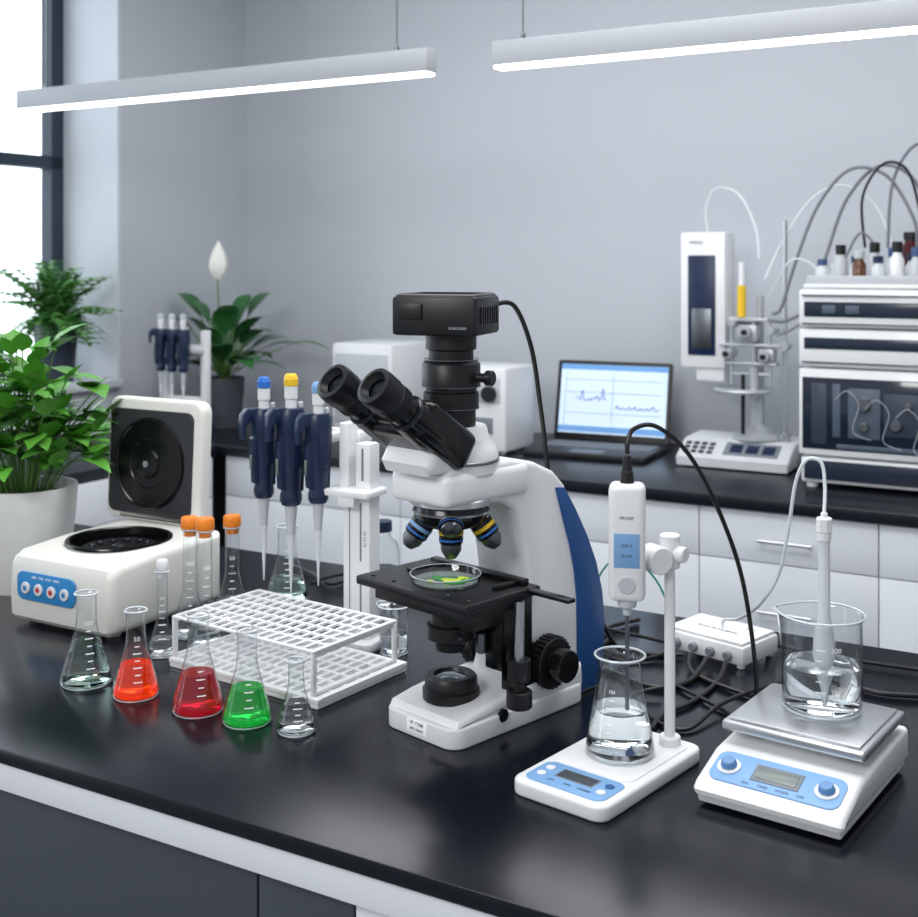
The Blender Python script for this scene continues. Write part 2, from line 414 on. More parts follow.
# ------------------------------------------------------------ test tube rack
rk=R_(-36); Fx=Vector((-.196,1.614,0)); ru=Vector((math.cos(rk),math.sin(rk),0))
Lr,Wr=.285,.18
t=thing('test_tube_rack','white two-tier plastic rack with rows of rectangular holes','rack',Fx-ru*Lr+Vector((0,0,TZ)),rk)
def grid(b,z,th,nx,ny,bar,edge,x0=0,x1=None,y0=0,y1=None):
    x1=Lr if x1 is None else x1; y1=Wr if y1 is None else y1; L=x1-x0; W_=y1-y0; cx=(x0+x1)/2; cy=(y0+y1)/2
    b.box((cx,y0+edge/2,z),(L,edge,th),.001); b.box((cx,y1-edge/2,z),(L,edge,th),.001)
    b.box((x0+edge/2,cy,z),(edge,W_-2*edge+.001,th)); b.box((x1-edge/2,cy,z),(edge,W_-2*edge+.001,th))
    for i in range(1,nx): b.box((x0+edge+(L-2*edge)*i/nx,cy,z),(bar,W_-2*edge,th*.98))
    for j in range(1,ny): b.box((cx,y0+edge+(W_-2*edge)*j/ny,z),(L-2*edge,bar,th*.96))
b=B(); grid(b,.0735,.0035,15,6,.0055,.007); b.obj('top_shelf',m_white,t)
b=B(); grid(b,.0105,.007,16,6,.006,.010,-.002,Lr+.012,-.004,Wr+.008)
b.box((Lr/2+.005,Wr/2+.002,.0035),(Lr+.012,Wr+.010,.006),.001); b.obj('bottom_shelf',m_white,t)
for x in (.003,Lr-.003):
    b=B()
    for y in (.004,Wr-.004): b.box((x,y,.037),(.005,.008,.072),.001)
    b.box((x,Wr/2,.069),(.004,Wr-.006,.006),.001); b.box((x,Wr/2,.016),(.004,Wr-.006,.006),.001)
    b.obj('rack_end_frame',m_white,t)
# ------------------------------------------------------------ pipettes + stand
def pipette(label,loc,rz,scale,mknob,mbody=m_navy):
    t=thing('micropipette',label,'pipette',loc,rz,'micropipettes on the stand'); t.scale=(scale,)*3
    b=B(); b.lathe([(0,0),(.0010,0),(.0034,.05),(.0060,.088),(.0066,.095),(0,.096)],seg=16); b.obj('pipette_tip',m_tip,t)
    b=B(); b.lathe([(0,.082),(.0055,.084),(.0066,.1),(.0092,.13),(.0112,.15),(0,.152)],seg=20); b.obj('shaft',m_lgrey,t)
    b=B()
    b.lathe([(0,.143),(.0145,.143),(.0175,.150),(.0175,.158),(.0155,.165),(.0165,.19),(.0175,.205),(.0165,.212),(.019,.228),(.0185,.236),(.0225,.258),(.0245,.285),(.020,.296),(0,.297)],seg=28)
    b.prism([(-.012,.298),(-.032,.298),(-.043,.288),(-.046,.268),(-.042,.246),(-.036,.248),(-.037,.266),(-.030,.274),(-.014,.268)],'y',-.010,.010,.003)
    b.prism([(-.012,.165),(-.021,.170),(-.024,.215),(-.0245,.245),(-.014,.255)],'y',-.009,.009,.003)
    b.prism([(.012,.16),(.0195,.165),(.0215,.21),(.024,.262),(.024,.288),(.012,.290)],'y',-.008,.008,.003)
    b.box((0,-.019,.238),(.018,.008,.07),.003)
    b.obj('body',mbody,t)
    b=B(); b.box((-.0247,0,.205),(.001,.009,.026),.0003); b.obj('volume_window',m_lcd,t)
    b=B(); b.cyl((0,0,.29),(0,0,.314),.0095,.0085); b.cyl((0,0,.31),(0,0,.331),.0105); b.obj('plunger',m_white,t)
    b=B(); b.cyl((0,0,.331),(0,0,.344),.0115); b.cyl((0,0,.343),(0,0,.35),.0105,.009); b.obj('plunger_button',mknob,t)
    b=B(); b.cyl((.0165,0,.275),(.0165,0,.305),.0045); b.obj('ejector_button',m_lgrey,t)
    return t
pa=R_(-27); pz=pa+R_(62)
p2=pipette('navy micropipette with a yellow plunger button and clear tip',(-.266,1.9,TZ+.073),pz,1,m_yel)
p1=pipette('navy micropipette with a blue plunger button and clear tip',(-.313,1.925,TZ+.090),pz,.93,m_bluek)
p3=pipette('navy micropipette with a blue plunger button and clear tip',(-.220,1.876,TZ+.094),pz,.91,m_lblue)
sx,sy=-.158,1.885
t=thing('pipette_stand','slim white slotted pipette stand with a small shelf','stand',(sx,sy,TZ),pa)
b=B(); b.prism(rr(0,.0,.088,.08,.012),'z',0,.014,.002); b.obj('base',m_white,t)
b=B()
b.box((.006,0,.13),(.048,.032,.235),.002); b.box((.017,0,.275),(.026,.030,.085),.002); b.box((-.018,0,.292),(.018,.030,.112),.003)
b.obj('column',m_white,t)
for x,z,h in ((-.006,.13,.20),(.014,.18,.09),(.014,.07,.08),(.017,.285,.05)):
    b=B(); b.box((x,-.0158,z),(.003 if x>0 else .0018,.0012,h)); b.obj('column_slot',m_grey,t)
b=B(); b.prism(rr(0,-.01,.085,.062,.008),'z',.237,.247,.002); b.box((0,-.035,.230),(.03,.006,.016),.002); b.obj('shelf',m_white,t)
b=B(); b.box((-.105,.040,.322),(.21,.010,.018),.003); b.box((-.018,.026,.322),(.03,.034,.018),.002)
for px_,py_ in ((-.313,1.925),(-.266,1.9),(-.220,1.876)):
    q=Matrix.Rotation(-pa,3,'Z')@Vector((px_-sx,py_-sy,0))
    y0=q.y+.0225; b.box((q.x,(y0+.038)/2,.322),(.022,max(.004,.038-y0),.014),.001)
b.obj('hanger_rail',m_white,t)
b=B(); b.text('KJ 52 50',.007,M=TR(.022,-.0166,.17)@RX(90)@Matrix.Rotation(R_(90),4,'Z')); b.obj('column_marking',m_grey,t)
bx,by=-.94,4.05
t=thing('pipette_stand','white pipette stand carrying dark pipettes on the window bench','stand',(bx,by,TZ),R_(-30))
b=B(); b.prism(rr(0,0,.19,.12,.03),'z',0,.015,.002); b.obj('base',m_white,t)
b=B(); b.box((-.085,.03,.19),(.022,.03,.36),.004); b.box((.085,.03,.19),(.022,.03,.36),.004); b.box((0,.03,.3),(.17,.02,.04),.003); b.box((0,.03,.12),(.17,.02,.05),.003); b.obj('column',m_white,t)
b=B(); b.box((0,.005,.3),(.18,.03,.014),.003); b.obj('hanger_rail',m_lgrey,t)
p4=None
for k,x in enumerate((-.056,-.006,.044)):
    q=Matrix.Rotation(R_(-30),3,'Z')@Vector((x,-.034,0))
    lab='dark micropipette hanging on the white bench stand'
    if p4 is None: p4=pipette(lab,(bx+q.x,by+q.y,TZ+.10),R_(30),.93,m_lgrey); c=p4
    else: c=copy_tree(p4,(bx+q.x,by+q.y,TZ+.10),R_(30),.93)
    c['group']='micropipettes on the window bench'
# ------------------------------------------------------------ centrifuge
ca=R_(-30)
t=thing('centrifuge','cream benchtop centrifuge with its lid raised open','centrifuge',(-.583,2.060,TZ),ca)
W=.238
b=B()
b.prism([(-.126,.006),(-.134,.014),(-.137,.05),(-.134,.096),(-.127,.110),(-.112,.119),(-.02,.125),(.13,.125),(.13,.006)],'x',-W/2,W/2,.016,seg=4)
for sx_ in (-.09,.09):
    for sy_ in (-.1,.1): b.cyl((sx_,sy_,0),(sx_,sy_,.009),.012)
bd=b.obj('body',m_cream,t)
b=B(); b.cyl((0,0,.085),(0,0,.2),.084,bev=0,seg=48); ct=b.obj('cutter',m_cream,t); bpy.context.view_layer.update(); cut(bd,ct)
b=B()
b.lathe([(.087,.1242),(.090,.1252),(.089,.1275),(.084,.1282),(.0815,.126),(.0805,.093),(.07,.088),(.0,.088)],c=(0,.0,0),seg=56); b.obj('chamber',m_dks,t)
b=B(); b.lathe([(0,.09),(.012,.09),(.012,.098),(.05,.102),(.064,.110),(.064,.113),(.056,.114),(.035,.106),(.014,.105),(.012,.114),(.006,.117),(0,.117)],seg=40)
for k in range(12):
    a=k*math.pi/6; b.cyl((.049*math.cos(a),.049*math.sin(a),.104),(.047*math.cos(a),.047*math.sin(a),.116),.006,seg=12)
b.obj('rotor',mat('rotor_dark',(50,52,56),.35,.6),t)
b=B()
S=TR(-.022,-.1375,.068)@RX(90)
b.prism(rr(0,0,.135,.046,.014),'z',0,.0025,.0006,M=S); b.obj('control_panel',m_cblue,t)
for k in range(4):
    b=B(); x=-.045+k*.03; b.cyl((x,-.003,.002),(x,-.003,.006),.0095,M=S); b.obj('button',m_white,t)
    b=B(); b.cyl((x,-.003,.0058),(x,-.003,.0068),.0042,M=S); b.obj('button_symbol',m_red if k in(1,2) else m_cblue,t)
b=B(); b.text('SPIN   TIME   STOP   OPEN',.0055,M=S@TR(0,.0155,.0027)); b.obj('panel_lettering',m_mark,t)
b=B(); T=TR(-.045,.120,.13)@RX(-3)
b.prism(rr(0,.108,.230,.224,.022),'y',-.0,.030,.007,M=T,seg=3); lid=b.obj('lid',m_cream,t)
b=B(); b.prism(rr(-.004,.104,.202,.190,.016),'y',-.004,.002,.002,M=T)
b.obj('lid_liner',m_lin,lid)
b=B(); Ty=T@TR(-.004,-.004,.102)@RX(90)
b.lathe([(.084,0),(.083,.005),(.079,.006),(.077,.003),(.074,.0035),(.045,.0045),(.043,.003),(.028,.0035),(.026,.008),(.022,.009),(0,.0095)],M=Ty,seg=64); b.obj('lid_seal',m_dks,lid)
b=B(); b.cyl((0,0,.009),(0,0,.0118),.006,M=Ty); b.obj('lid_screw',m_metal,lid)
b=B(); b.box((0,.012,.008),(.16,.024,.018),.003,M=T); b.obj('hinge',m_dk,t)
# ------------------------------------------------------------ plants
def pot(t,R,H,m,name='pot'):
    b=B(); b.lathe([(0,0),(R*.8,0),(R*.82,.004),(R*.97,H*.75),(R,H-.004),(R*.985,H),(R*.93,H),(R*.92,H-.02),(0,H-.02)],seg=40); b.obj(name,m,t)
    b=B(); b.lathe([(R*.92,H-.022),(R*.5,H-.014),(0,H-.012)],seg=24); b.obj('soil',m_soil,t)
t=thing('potted_herb','leafy bright green plant in a white round pot','plant',(-.812,2.235,TZ))
pot(t,.098,.186,m_pot)
b=B(); bs=B()
def lf(p,d,L,W,dr):
    p=Vector(p); d=Vector(d).normalized()
    if p.z+d.z*L-dr*L<.185:
        d.z=abs(d.z)+.15; dr=max(0,min(dr,(p.z+d.z*L-.19)/L))
    b.leaf(p,d,L,W,dr,n=7,fold=.15,pk=.7)
for i in range(74):
    a=random.uniform(0,2*math.pi); rad=.165*math.sqrt(random.random()); h=.20+random.uniform(.04,.28)*(1-.4*(rad/.165)**2)
    base=Vector((math.cos(a)*rad*.3,math.sin(a)*rad*.3,.17)); top=Vector((math.cos(a)*rad,math.sin(a)*rad,h))
    mid=(base+top)/2+Vector((0,0,.03)); bs.tube([base,mid,top],.0016,5,3)
    for k in range(4):
        f=random.uniform(.5,1); p=base.lerp(top,f)+Vector((0,0,.02)); aa=a+random.uniform(-1.7,1.7)
        lf(p,(math.cos(aa),math.sin(aa),random.uniform(0,.8)),random.uniform(.055,.085),random.uniform(.034,.050),random.uniform(.1,.5))
    lf(top,(math.cos(a)*.6,math.sin(a)*.6,.8),.06,.038,.2)
b.obj('foliage',m_leaf,t,norm=False); bs.obj('stems',m_stem,t)
t=thing('potted_palm','feathery bright green plant in a navy pot on the sill','plant',(-1.405,4.18,1.085))
pot(t,.075,.2,m_potn)
b=B(); bs=B()
for i in range(84):
    a=random.uniform(0,2*math.pi); L=random.uniform(.13,.24); el=random.uniform(.25,1.45)
    d=Vector((math.cos(a)*math.cos(el)*.9,math.sin(a)*math.cos(el)*.6,math.sin(el)))
    if d.dot(N)>.3: L*=.45
    if d.dot(-U)>.55: L*=.5
    p0=Vector((0,0,.19)); pts=[p0+d*(L*1.5*f)-Vector((0,0,.10*f*f)) for f in (0,.35,.7,1)]
    bs.tube(pts,.0018,4,3)
    for k in range(7):
        f=.25+.75*k/6; p=p0+d*(L*1.5*f)-Vector((0,0,.10*f*f)); sd=d.cross(Vector((0,0,1))).normalized()
        for s_ in (-1,1): b.leaf(p,d*.5+sd*s_+Vector((0,0,.15)),.062,.032,.4,n=3)
b.obj('foliage',m_leaf3,t,norm=False); bs.obj('stems',m_stem,t)
t=thing('peace_lily','peace lily with one white flower in a grey pot','plant',(-.858,4.38,TZ))
pot(t,.075,.18,m_potg)
b=B(); bs=B()
for i in range(44):
    a=2*math.pi*i*.381966; el=.40+1.0*((i*13)%44)/44; L=.08+.18*((i*5)%9)/9
    d=Vector((math.cos(a)*math.cos(el),math.sin(a)*math.cos(el),math.sin(el))); LL=.18+.06*((i*3)%5)/5
    if d.dot(-U)>.45: L*=.45; LL*=.85
    if d.dot(N)>.5: L*=.8
    if d.y<-.3: L*=.75
    p0=Vector((0,0,.165)); p=p0+d*L+Vector((0,0,.02)); bs.tube([p0,p0+d*L*.5+Vector((0,0,.025)),p],.0025,5,3)
    b.leaf(p,(d.x,d.y,max(.45,d.z*.85)),LL,.088,.5,fold=.10,n=8,pk=.85)
b.obj('foliage',m_leaf2,t,norm=False)
bs.tube([(0,0,.165),(-.01,-.01,.32),(-.02,-.02,.54)],.003,6,4); bs.obj('stems',m_stem,t)
b=B(); tb=bmesh.new(); rows=[]
for i in range(9):
    f=i/8; w=.036*math.sin(math.pi*min(1,.06+f*.94)**.8)
    rows.append([tb.verts.new((-.02+w*math.sin(q*1.9),-.02+.01-w*.9*math.cos(q*1.9)+.01*f,.535+.145*f)) for q in (-1,-.5,0,.5,1)])
for a_,c_ in zip(rows,rows[1:]):
    for q in range(4): tb.faces.new((a_[q],a_[q+1],c_[q+1],c_[q]))
b.merge(tb); b.obj('flower',m_spathe,t,norm=False)
# ------------------------------------------------------------ microscope
ma=R_(-45); MC=Vector((.0435,1.606,TZ))
t=thing('microscope','white trinocular microscope with blue side stripe and black optics','microscope',MC,ma)
ay=-.076
b=B(); b.prism(rr(0,-.0075,.134,.257,.022,6),'z',0,.026,.003,seg=3)
b.prism([(-.132,.02),(-.124,.034),(-.09,.040),(-.03,.046),(.115,.052),(.118,.02)],'x',-.064,.064,.008,seg=4)
b.obj('base',m_white,t)
b=B()
arm=[(.172,.0),(.180,.03),(.184,.09),(.179,.135),(.165,.18),(.145,.222),(.120,.263),(.096,.297),(.074,.317),(.035,.334),(-.01,.343),(-.120,.343),(-.134,.334),(-.136,.308),(-.124,.295),(-.03,.289),(-.004,.275),(.006,.25),(.016,.21),(.024,.15),(.024,.09),(.01,.05),(.01,.03),(.06,.02),(.09,.0)]
b.prism(arm,'x',-.048,.048,.008,seg=4)
b.box((0,-.058,.315),(.106,.156,.042),.010,seg=3)
b.obj('arm',m_white,t)
out=[(.166,.006),(.176,.03),(.180,.09),(.175,.135),(.161,.18),(.141,.220),(.116,.260),(.092,.293)]
inn=[(.074,.295),(.090,.25),(.104,.212),(.114,.175),(.119,.135),(.120,.09),(.120,.05),(.124,.006)]
for s_ in (1,-1):
    b=B(); b.prism(out+inn,'x',s_*.047,s_*.0505,.001); b.obj('side_stripe',m_blue,t)
b=B(); b.lathe([(0,.33),(.055,.33),(.056,.340),(.056,.352),(.052,.362),(.044,.372),(.041,.386),(.039,.389),(0,.389)],c=(0,ay+.008,0),seg=48)
b.prism([(-.155,.336),(-.162,.350),(-.150,.370),(-.12,.380),(-.06,.380),(-.03,.336)],'x',-.046,.046,.012,seg=4); b.obj('head',m_white,t)
b=B(); b.lathe([(.0565,.343),(.0575,.344),(.0575,.3465),(.0565,.3475)],c=(0,ay+.008,0),seg=48); b.obj('head_ring',m_metald,t)
b=B(); th=R_(35)
hb=TR(0,-.134,.386)@Matrix.Rotation(-th,4,'X')
b.box((0,.0,0),(.116,.100,.052),.012,M=hb,seg=4)
b.box((0,-.05,.0),(.040,.02,.036),.004,M=hb)
b.obj('prism_housing',m_dks,t)
fd=Vector((0,-math.cos(th),math.sin(th)))
E=Vector((0,-.240,.455))
q=Vector((0,0,1)).rotation_difference(fd).to_matrix().to_4x4()
for s_ in (-1,1):
    o_=Vector((s_*.0385-.003,0,0)); e=E+o_; X=Matrix.Translation(e)@q
    b=B(); b.cyl(e-fd*.115,e-fd*.062,.0245,.0235); b.cyl(e-fd*.064,e-fd*.048,.0205); et=b.obj('eyepiece_tube',m_dks,t)
    b=B(); b.cyl(e-fd*.050,e-fd*.030,.0225,.0230)
    for k in range(28):
        a=k*math.pi/14; b.box((.0228*math.cos(a),.0228*math.sin(a),-.040),(.0012,.0012,.014),M=X,rz=a)
    b.lathe([(.0225,-.030),(.0245,-.025),(.0248,-.006),(.0235,0),(.0185,.001),(.0165,-.004),(.013,-.008)],M=X,seg=36)
    b.obj('eyecup',m_dk,et)
    for zz,rd in ((-.066,.0240),(-.0310,.0232)):
        b=B(); b.lathe([(rd-.0004,zz),(rd+.0003,zz),(rd+.0003,zz+.0012),(rd-.0004,zz+.0012)],M=X,seg=32); b.obj('eyepiece_ring',m_metald,et)
    b=B(); b.lathe([(0,-.009),(.006,-.0092),(.0145,-.0105),(0,-.012)],M=X,seg=24); b.obj('lens',m_lens,et)
b=B(); b.lathe([(0,.382),(.032,.382),(.032,.41),(.036,.412),(.036,.432),(.033,.434),(.033,.438),(.038,.44),(.038,.468),(.035,.472),(.029,.474),(.029,.486),(.033,.488),(.033,.506),(0,.507)],c=(0,ay,0),seg=40)
b.cyl((.03,ay+.01,.452),(.056,ay+.018,.452),.006); b.cyl((.048,ay+.015,.452),(.058,ay+.018,.452),.010); b.obj('camera_port',m_dk,t)
for zz,rd in ((.4115,.0368),(.4395,.0388),(.474,.0355)):
    b=B(); b.lathe([(rd-.001,zz),(rd,zz),(rd,zz+.001),(rd-.001,zz+.001)],c=(0,ay,0),seg=40); b.obj('port_ring',m_metald,t)
CM=TR(-.004,ay-.004,.532)@Matrix.Rotation(R_(27),4,'Z')
b=B(); b.box((0,0,0),(.113,.105,.05),.005,M=CM); b.box((0,0,.012),(.109,.101,.032),.006,M=CM)
for k in range(8): b.box((.0575-.001,-.035+k*.01,.0),(.004,.004,.022),M=CM)
b.box((-.03,-.054,.006),(.03,.004,.02),.001,M=CM)
b.obj('camera_housing',m_dk,t)
b=B(); b.box((-.0,0,.0265),(.09,.085,.003),.001,M=CM); b.obj('camera_lid',m_grey,t)
b=B(); b.text('SUNGODIX',.0045,M=CM@TR(.032,-.0531,-.015)@RX(90)); b.obj('camera_lettering',m_lgrey,t)
b=B(); b.lathe([(0,.300),(.050,.300),(.053,.297),(.053,.290),(.048,.287),(0,.286)],c=(0,ay,0),seg=48); b.obj('nosepiece_ring',m_metal,t)
b=B(); b.lathe([(0,.288),(.047,.288),(.050,.280),(.046,.268),(.038,.262),(.02,.256),(0,.255)],c=(0,ay,0),seg=48); b.obj('nosepiece',m_dks,t)
b=B(); b.lathe([(.0495,.2815),(.0512,.281),(.0505,.2785),(.0487,.279)],c=(0,ay,0),seg=48); b.obj('nosepiece_trim',m_metal,t)
def objective(base,d,L,mb):
    d=Vector(d).normalized(); q=Vector((0,0,1)).rotation_difference(d).to_matrix().to_4x4(); X=Matrix.Translation(base)@q
    b=B(); b.lathe([(0,0),(.0140,0),(.0155,.003),(.0155,L*.60),(.0140,L*.64),(0,L*.64)],seg=32,M=X); o=b.obj('objective',m_dks,t)
    b=B(); b.lathe([(0,L*.62),(.0136,L*.62),(.0132,L*.80),(.0085,L*.95),(.0065,L),(0,L)],seg=32,M=X); b.obj('objective_tip',m_metald,o)
    b=B(); b.lathe([(.0156,L*.3),(.0161,L*.3),(.0161,L*.40),(.0156,L*.40)],seg=32,M=X); b.obj('colour_band',mb,o)
    b=B(); b.lathe([(.0150,L*.06),(.0162,L*.06),(.0162,L*.16),(.0150,L*.16)],seg=32,M=X); b.obj('objective_ring',m_metal,o)
    b=B(); b.lathe([(.0156,L*.50),(.0159,L*.50),(.0159,L*.55),(.0156,L*.55)],seg=32,M=X); b.obj('objective_ring',m_bluek,o)
objective((0.003,ay-.003,.270),(0,0,-1),.052,m_yel)
objective((-.021,ay-.021,.272),(-.42,-.42,-.88),.048,m_lblue)
objective((.023,ay+.023,.272),(.42,.42,-.88),.048,m_yel)
objective((.025,ay-.025,.274),(.55,-.5,-.6),.022,m_metal)
b=B(); b.box((-.006,ay-.002,.182),(.206,.135,.012),.003); b.box((-.004,ay+.004,.168),(.165,.12,.018),.003); b.box((.03,ay+.01,.150),(.07,.07,.022),.003)
b.box((0,ay+.07,.155),(.07,.06,.04),.004); b.obj('stage',m_dk,t)
b=B(); b.box((0,ay+.05,.192),(.17,.012,.008),.001); b.box((-.07,ay+.02,.191),(.01,.06,.005),.001); b.box((.072,ay+.03,.191),(.01,.05,.005),.001)
b.box((.12,ay+.045,.185),(.09,.014,.005),.001)
for x in (-.09,-.05,.05,.085): b.cyl((x,ay-.055,.187),(x,ay-.055,.1895),.003,seg=12)
b.obj('specimen_holder',m_dks,t)
b=B(); b.cyl((.088,-.042,.095),(.088,-.042,.174),.0065); b.obj('stage_shaft',m_metal,t)
b=B(); b.cyl((.088,-.042,.072),(.088,-.042,.100),.0145); b.cyl((.088,-.042,.055),(.088,-.042,.073),.008); b.cyl((.088,-.042,.038),(.088,-.042,.06),.0165)
b.obj('stage_knob',m_dk,t)
b=B(); b.lathe([(0,.168),(.034,.168),(.034,.158),(.027,.155),(.027,.135),(.032,.133),(.032,.116),(.022,.110),(.02,.1),(0,.1)],c=(0,ay,0),seg=32)
b.box((0,ay+.05,.13),(.04,.07,.03),.004); b.cyl((.02,ay-.01,.126),(.045,ay-.025,.126),.004); b.obj('condenser',m_dk,t)
b=B(); b.cyl((.035,ay+.02,.098),(.035,ay+.02,.125),.007); b.obj('condenser_screw',m_metald,t)
b=B(); b.box((.050,-.02,.128),(.03,.06,.10),.003); b.box((.050,.0,.07),(.02,.05,.06),.003);b.obj('stage_bracket',m_dks,t)
b=B(); b.lathe([(0,.038),(.037,.038),(.037,.05),(.034,.052),(.034,.064),(.031,.068),(.023,.068),(.021,.064),(0,.064)],c=(0,ay,0),seg=40); b.obj('illuminator',m_dk,t)
b=B(); b.lathe([(.0215,.0642),(.012,.067),(0,.068)],c=(0,ay,0),seg=32); b.obj('field_lens',mat('field_glass',(70,86,100),.05,coat=1),t)
for s_ in (1,-1):
    b=B(); b.cyl((s_*.046,.046,.07),(s_*.054,.046,.07),.02)
    b.cyl((s_*.053,.046,.07),(s_*.074,.046,.07),.033); b.cyl((s_*.073,.046,.07),(s_*.079,.046,.07),.018)
    for k in range(30):
        a=k*math.pi/15; b.box((s_*.0635,.046+.033*math.cos(a),.07+.033*math.sin(a)),(.018,.003,.003))
    kn=b.obj('focus_knob',m_dk,t)
    b=B(); b.cyl((s_*.078,.046,.07),(s_*.097,.046,.07),.022,.021); b.obj('fine_focus_knob',m_dks,kn)
b=B(); b.cyl((.062,-.048,.0235),(.0685,-.048,.0235),.0085); b.obj('brightness_dial',m_dks,t)
b=B(); b.box((-.0,-.1365,.015),(.036,.0015,.016),.0005); b.obj('maker_plate',m_mark,t)
b=B()
b.text('VP 17088',.0065,M=TR(0,-.1376,.019)@RX(90)); b.text('8ME SERIES',.005,M=TR(0,-.1376,.0115)@RX(90)); b.obj('maker_lettering',m_ink,t)
def cab(name,pts,r,m,label):
    b=B(); b.tube(pts,r); return tag(b.obj(name,m),label,'cable')
cab('camera_cable',[(.048,1.60,1.444),(.075,1.62,1.44),(.1,1.65,1.38),(.117,1.69,1.28),(.135,1.74,1.17),(.18,1.79,1.05),(.23,1.81,.93),(.27,1.83,.9045),(.34,1.82,.9045)],.0033,m_rub,'black cable looping down from the microscope camera')
W2=lambda x,y,z: MC+Matrix.Rotation(ma,3,'Z')@Vector((x,y,z))
t=thing('petri_dish','thin clear glass petri dish holding a yellow-green sample','dish',W2(0,ay-.01,.1883),0)
b=B(); b.lathe([(0,.001),(.043,0),(.0445,.002),(.0445,.011),(.0455,.012)],seg=48); b.obj('glass_body',m_glass,t,sharp=60)
b=B(); b.torus(.0458,.0007,.0116,48); b.obj('rim',m_rim,t,sharp=80)
b=B(); b.lathe([(0,.0015),(.042,.0015),(.042,.003),(0,.003)],seg=40); b.obj('agar',mat('agar_clear',(190,205,190),.05,trans=.8),t)
def blob(cx,cy,r,ph): return [(cx+r*(1+.22*math.sin(3*a+ph)+.12*math.sin(5*a))*math.cos(a),cy+.8*r*(1+.22*math.sin(3*a+ph))*math.sin(a)) for a in [k*math.pi/12 for k in range(24)]]
for cx,cy,r,ph,mm in ((.012,-.004,.021,0,m_agar2),(.006,-.010,.011,1,m_agar),(.022,.002,.007,2,m_agar),(-.012,.010,.005,0,m_agar2),(-.02,-.012,.004,1,m_agar)):
    b=B(); z0=.0031 if mm is m_agar2 else .0040; b.prism(blob(cx,cy,r,ph),'z',z0,z0+.0012,.0003); b.obj('culture',mm,t)
# ------------------------------------------------------------ pH meter
pa2=R_(-40)
PC=Vector((.176,1.400,TZ))
t=thing('ph_meter','white benchtop meter with blue panel, post and probe holder','meter',PC,pa2)
b=B(); b.prism(rr(0,0,.126,.222,.016),'z',0,.018,.004,seg=3); b.prism(rr(0,.03,.104,.14,.014),'z',.017,.0195,.001); b.obj('base',m_white,t)
b=B(); b.prism(rr(-.0,-.072,.106,.056,.012),'z',.018,.0192,.0004); b.obj('control_panel',m_lblue,t)
b=B(); b.box((.0,-.066,.0197),(.046,.018,.0015),.0005); b.obj('display',m_ink,t)
b=B(); b.box((.0,-.066,.0192),(.05,.022,.001),.0003); b.obj('display_bezel',m_grey,t)
for k,(x,y) in enumerate(((-.04,-.062),(-.04,-.080),(.04,-.062),(.04,-.080))):
    b=B(); b.cyl((x,y,.019),(x,y,.0204),.0055,seg=16); b.obj('button',m_blue if k==2 else m_white,t)
b=B()
for s_,x in (('pH',-.022),('CAL',.0),('MODE',.022)): b.text(s_,.006,M=TR(x,-.087,.0194))
b.obj('panel_lettering',m_navy,t)
Q=lambda wx,wy: Matrix.Rotation(-pa2,3,'Z')@(Vector((wx,wy,0))-Vector((PC.x,PC.y,0)))
pp=Q(.254,1.446); pb=Q(.199,1.42)
b=B(); b.cyl((pp.x,pp.y,.016),(pp.x,pp.y,.262),.0065); b.cyl((pp.x,pp.y,.016),(pp.x,pp.y,.03),.013); b.obj('post',m_white,t)
b=B(); b.cyl((pp.x,pp.y,.232),(pp.x,pp.y,.272),.0125); b.cyl((pp.x,pp.y,.25),(pp.x+.022,pp.y,.25),.0095)
dv=(pb-pp).normalized(); md=pp+dv*.022
b.cyl((pp.x,pp.y,.245),(pb.x-dv.x*.015,pb.y-dv.y*.015,.245),.0085)
b.obj('support_arm',m_white,t)
b=B(); mf=Vector((-dv.y,dv.x,0))
if mf.y>0: mf=-mf
b.cyl((md.x-mf.x*.012,md.y-mf.y*.012,.245),(md.x+mf.x*.016,md.y+mf.y*.016,.245),.0165); b.obj('clamp_knob',m_white,t)
wr=TR(pb.x,pb.y,0)@Matrix.Rotation(R_(30),4,'Z')
b=B(); b.box((0,0,.27),(.043,.034,.138),.008,M=wr,seg=3); ph=b.obj('probe_holder',m_white,t)
b=B(); b.box((-.0,-.0172,.262),(.030,.001,.04),.0003,M=wr); b.obj('probe_sticker',m_lblue,ph)
b=B(); b.cyl((0,-.016,.222),(0,-.019,.222),.010,M=wr); b.obj('probe_dial',m_lgrey,ph)
b=B(); b.text('PROBE',.0055,M=wr@TR(0,-.0172,.300)@RX(90)); b.obj('probe_lettering',m_ink,ph)
b=B(); b.text('SS813',.0055,M=wr@TR(0,-.0178,.268)@RX(90)); b.text('PH-20',.005,M=wr@TR(0,-.0178,.256)@RX(90)); b.obj('sticker_lettering',m_ink,ph)
b=B(); b.cyl((pb.x,pb.y,.192),(pb.x,pb.y,.206),.011,.012); b.cyl((pb.x,pb.y,.182),(pb.x,pb.y,.193),.005); b.obj('probe_collar',m_lgrey,ph)
b=B(); b.cyl((pb.x,pb.y,.072),(pb.x,pb.y,.183),.0026); b.cyl((pb.x,pb.y,.064),(pb.x,pb.y,.073),.002,.0034); b.obj('probe_rod',m_metald,ph)
b=B(); b.cyl((pb.x,pb.y,.336),(pb.x,pb.y,.354),.0085,.007); b.cyl((pb.x,pb.y,.352),(pb.x,pb.y,.372),.0065,.0045); b.obj('strain_relief',m_dk,ph)
conical('erlenmeyer_flask','wide-neck glass conical flask of clear liquid on the meter','flask',(.1905,1.42),.041,.117,.0255,neck=.76,liq=(m_water,.46),marks=('150',-.35),z=TZ+.0199,rim=.005,ms=.0055)
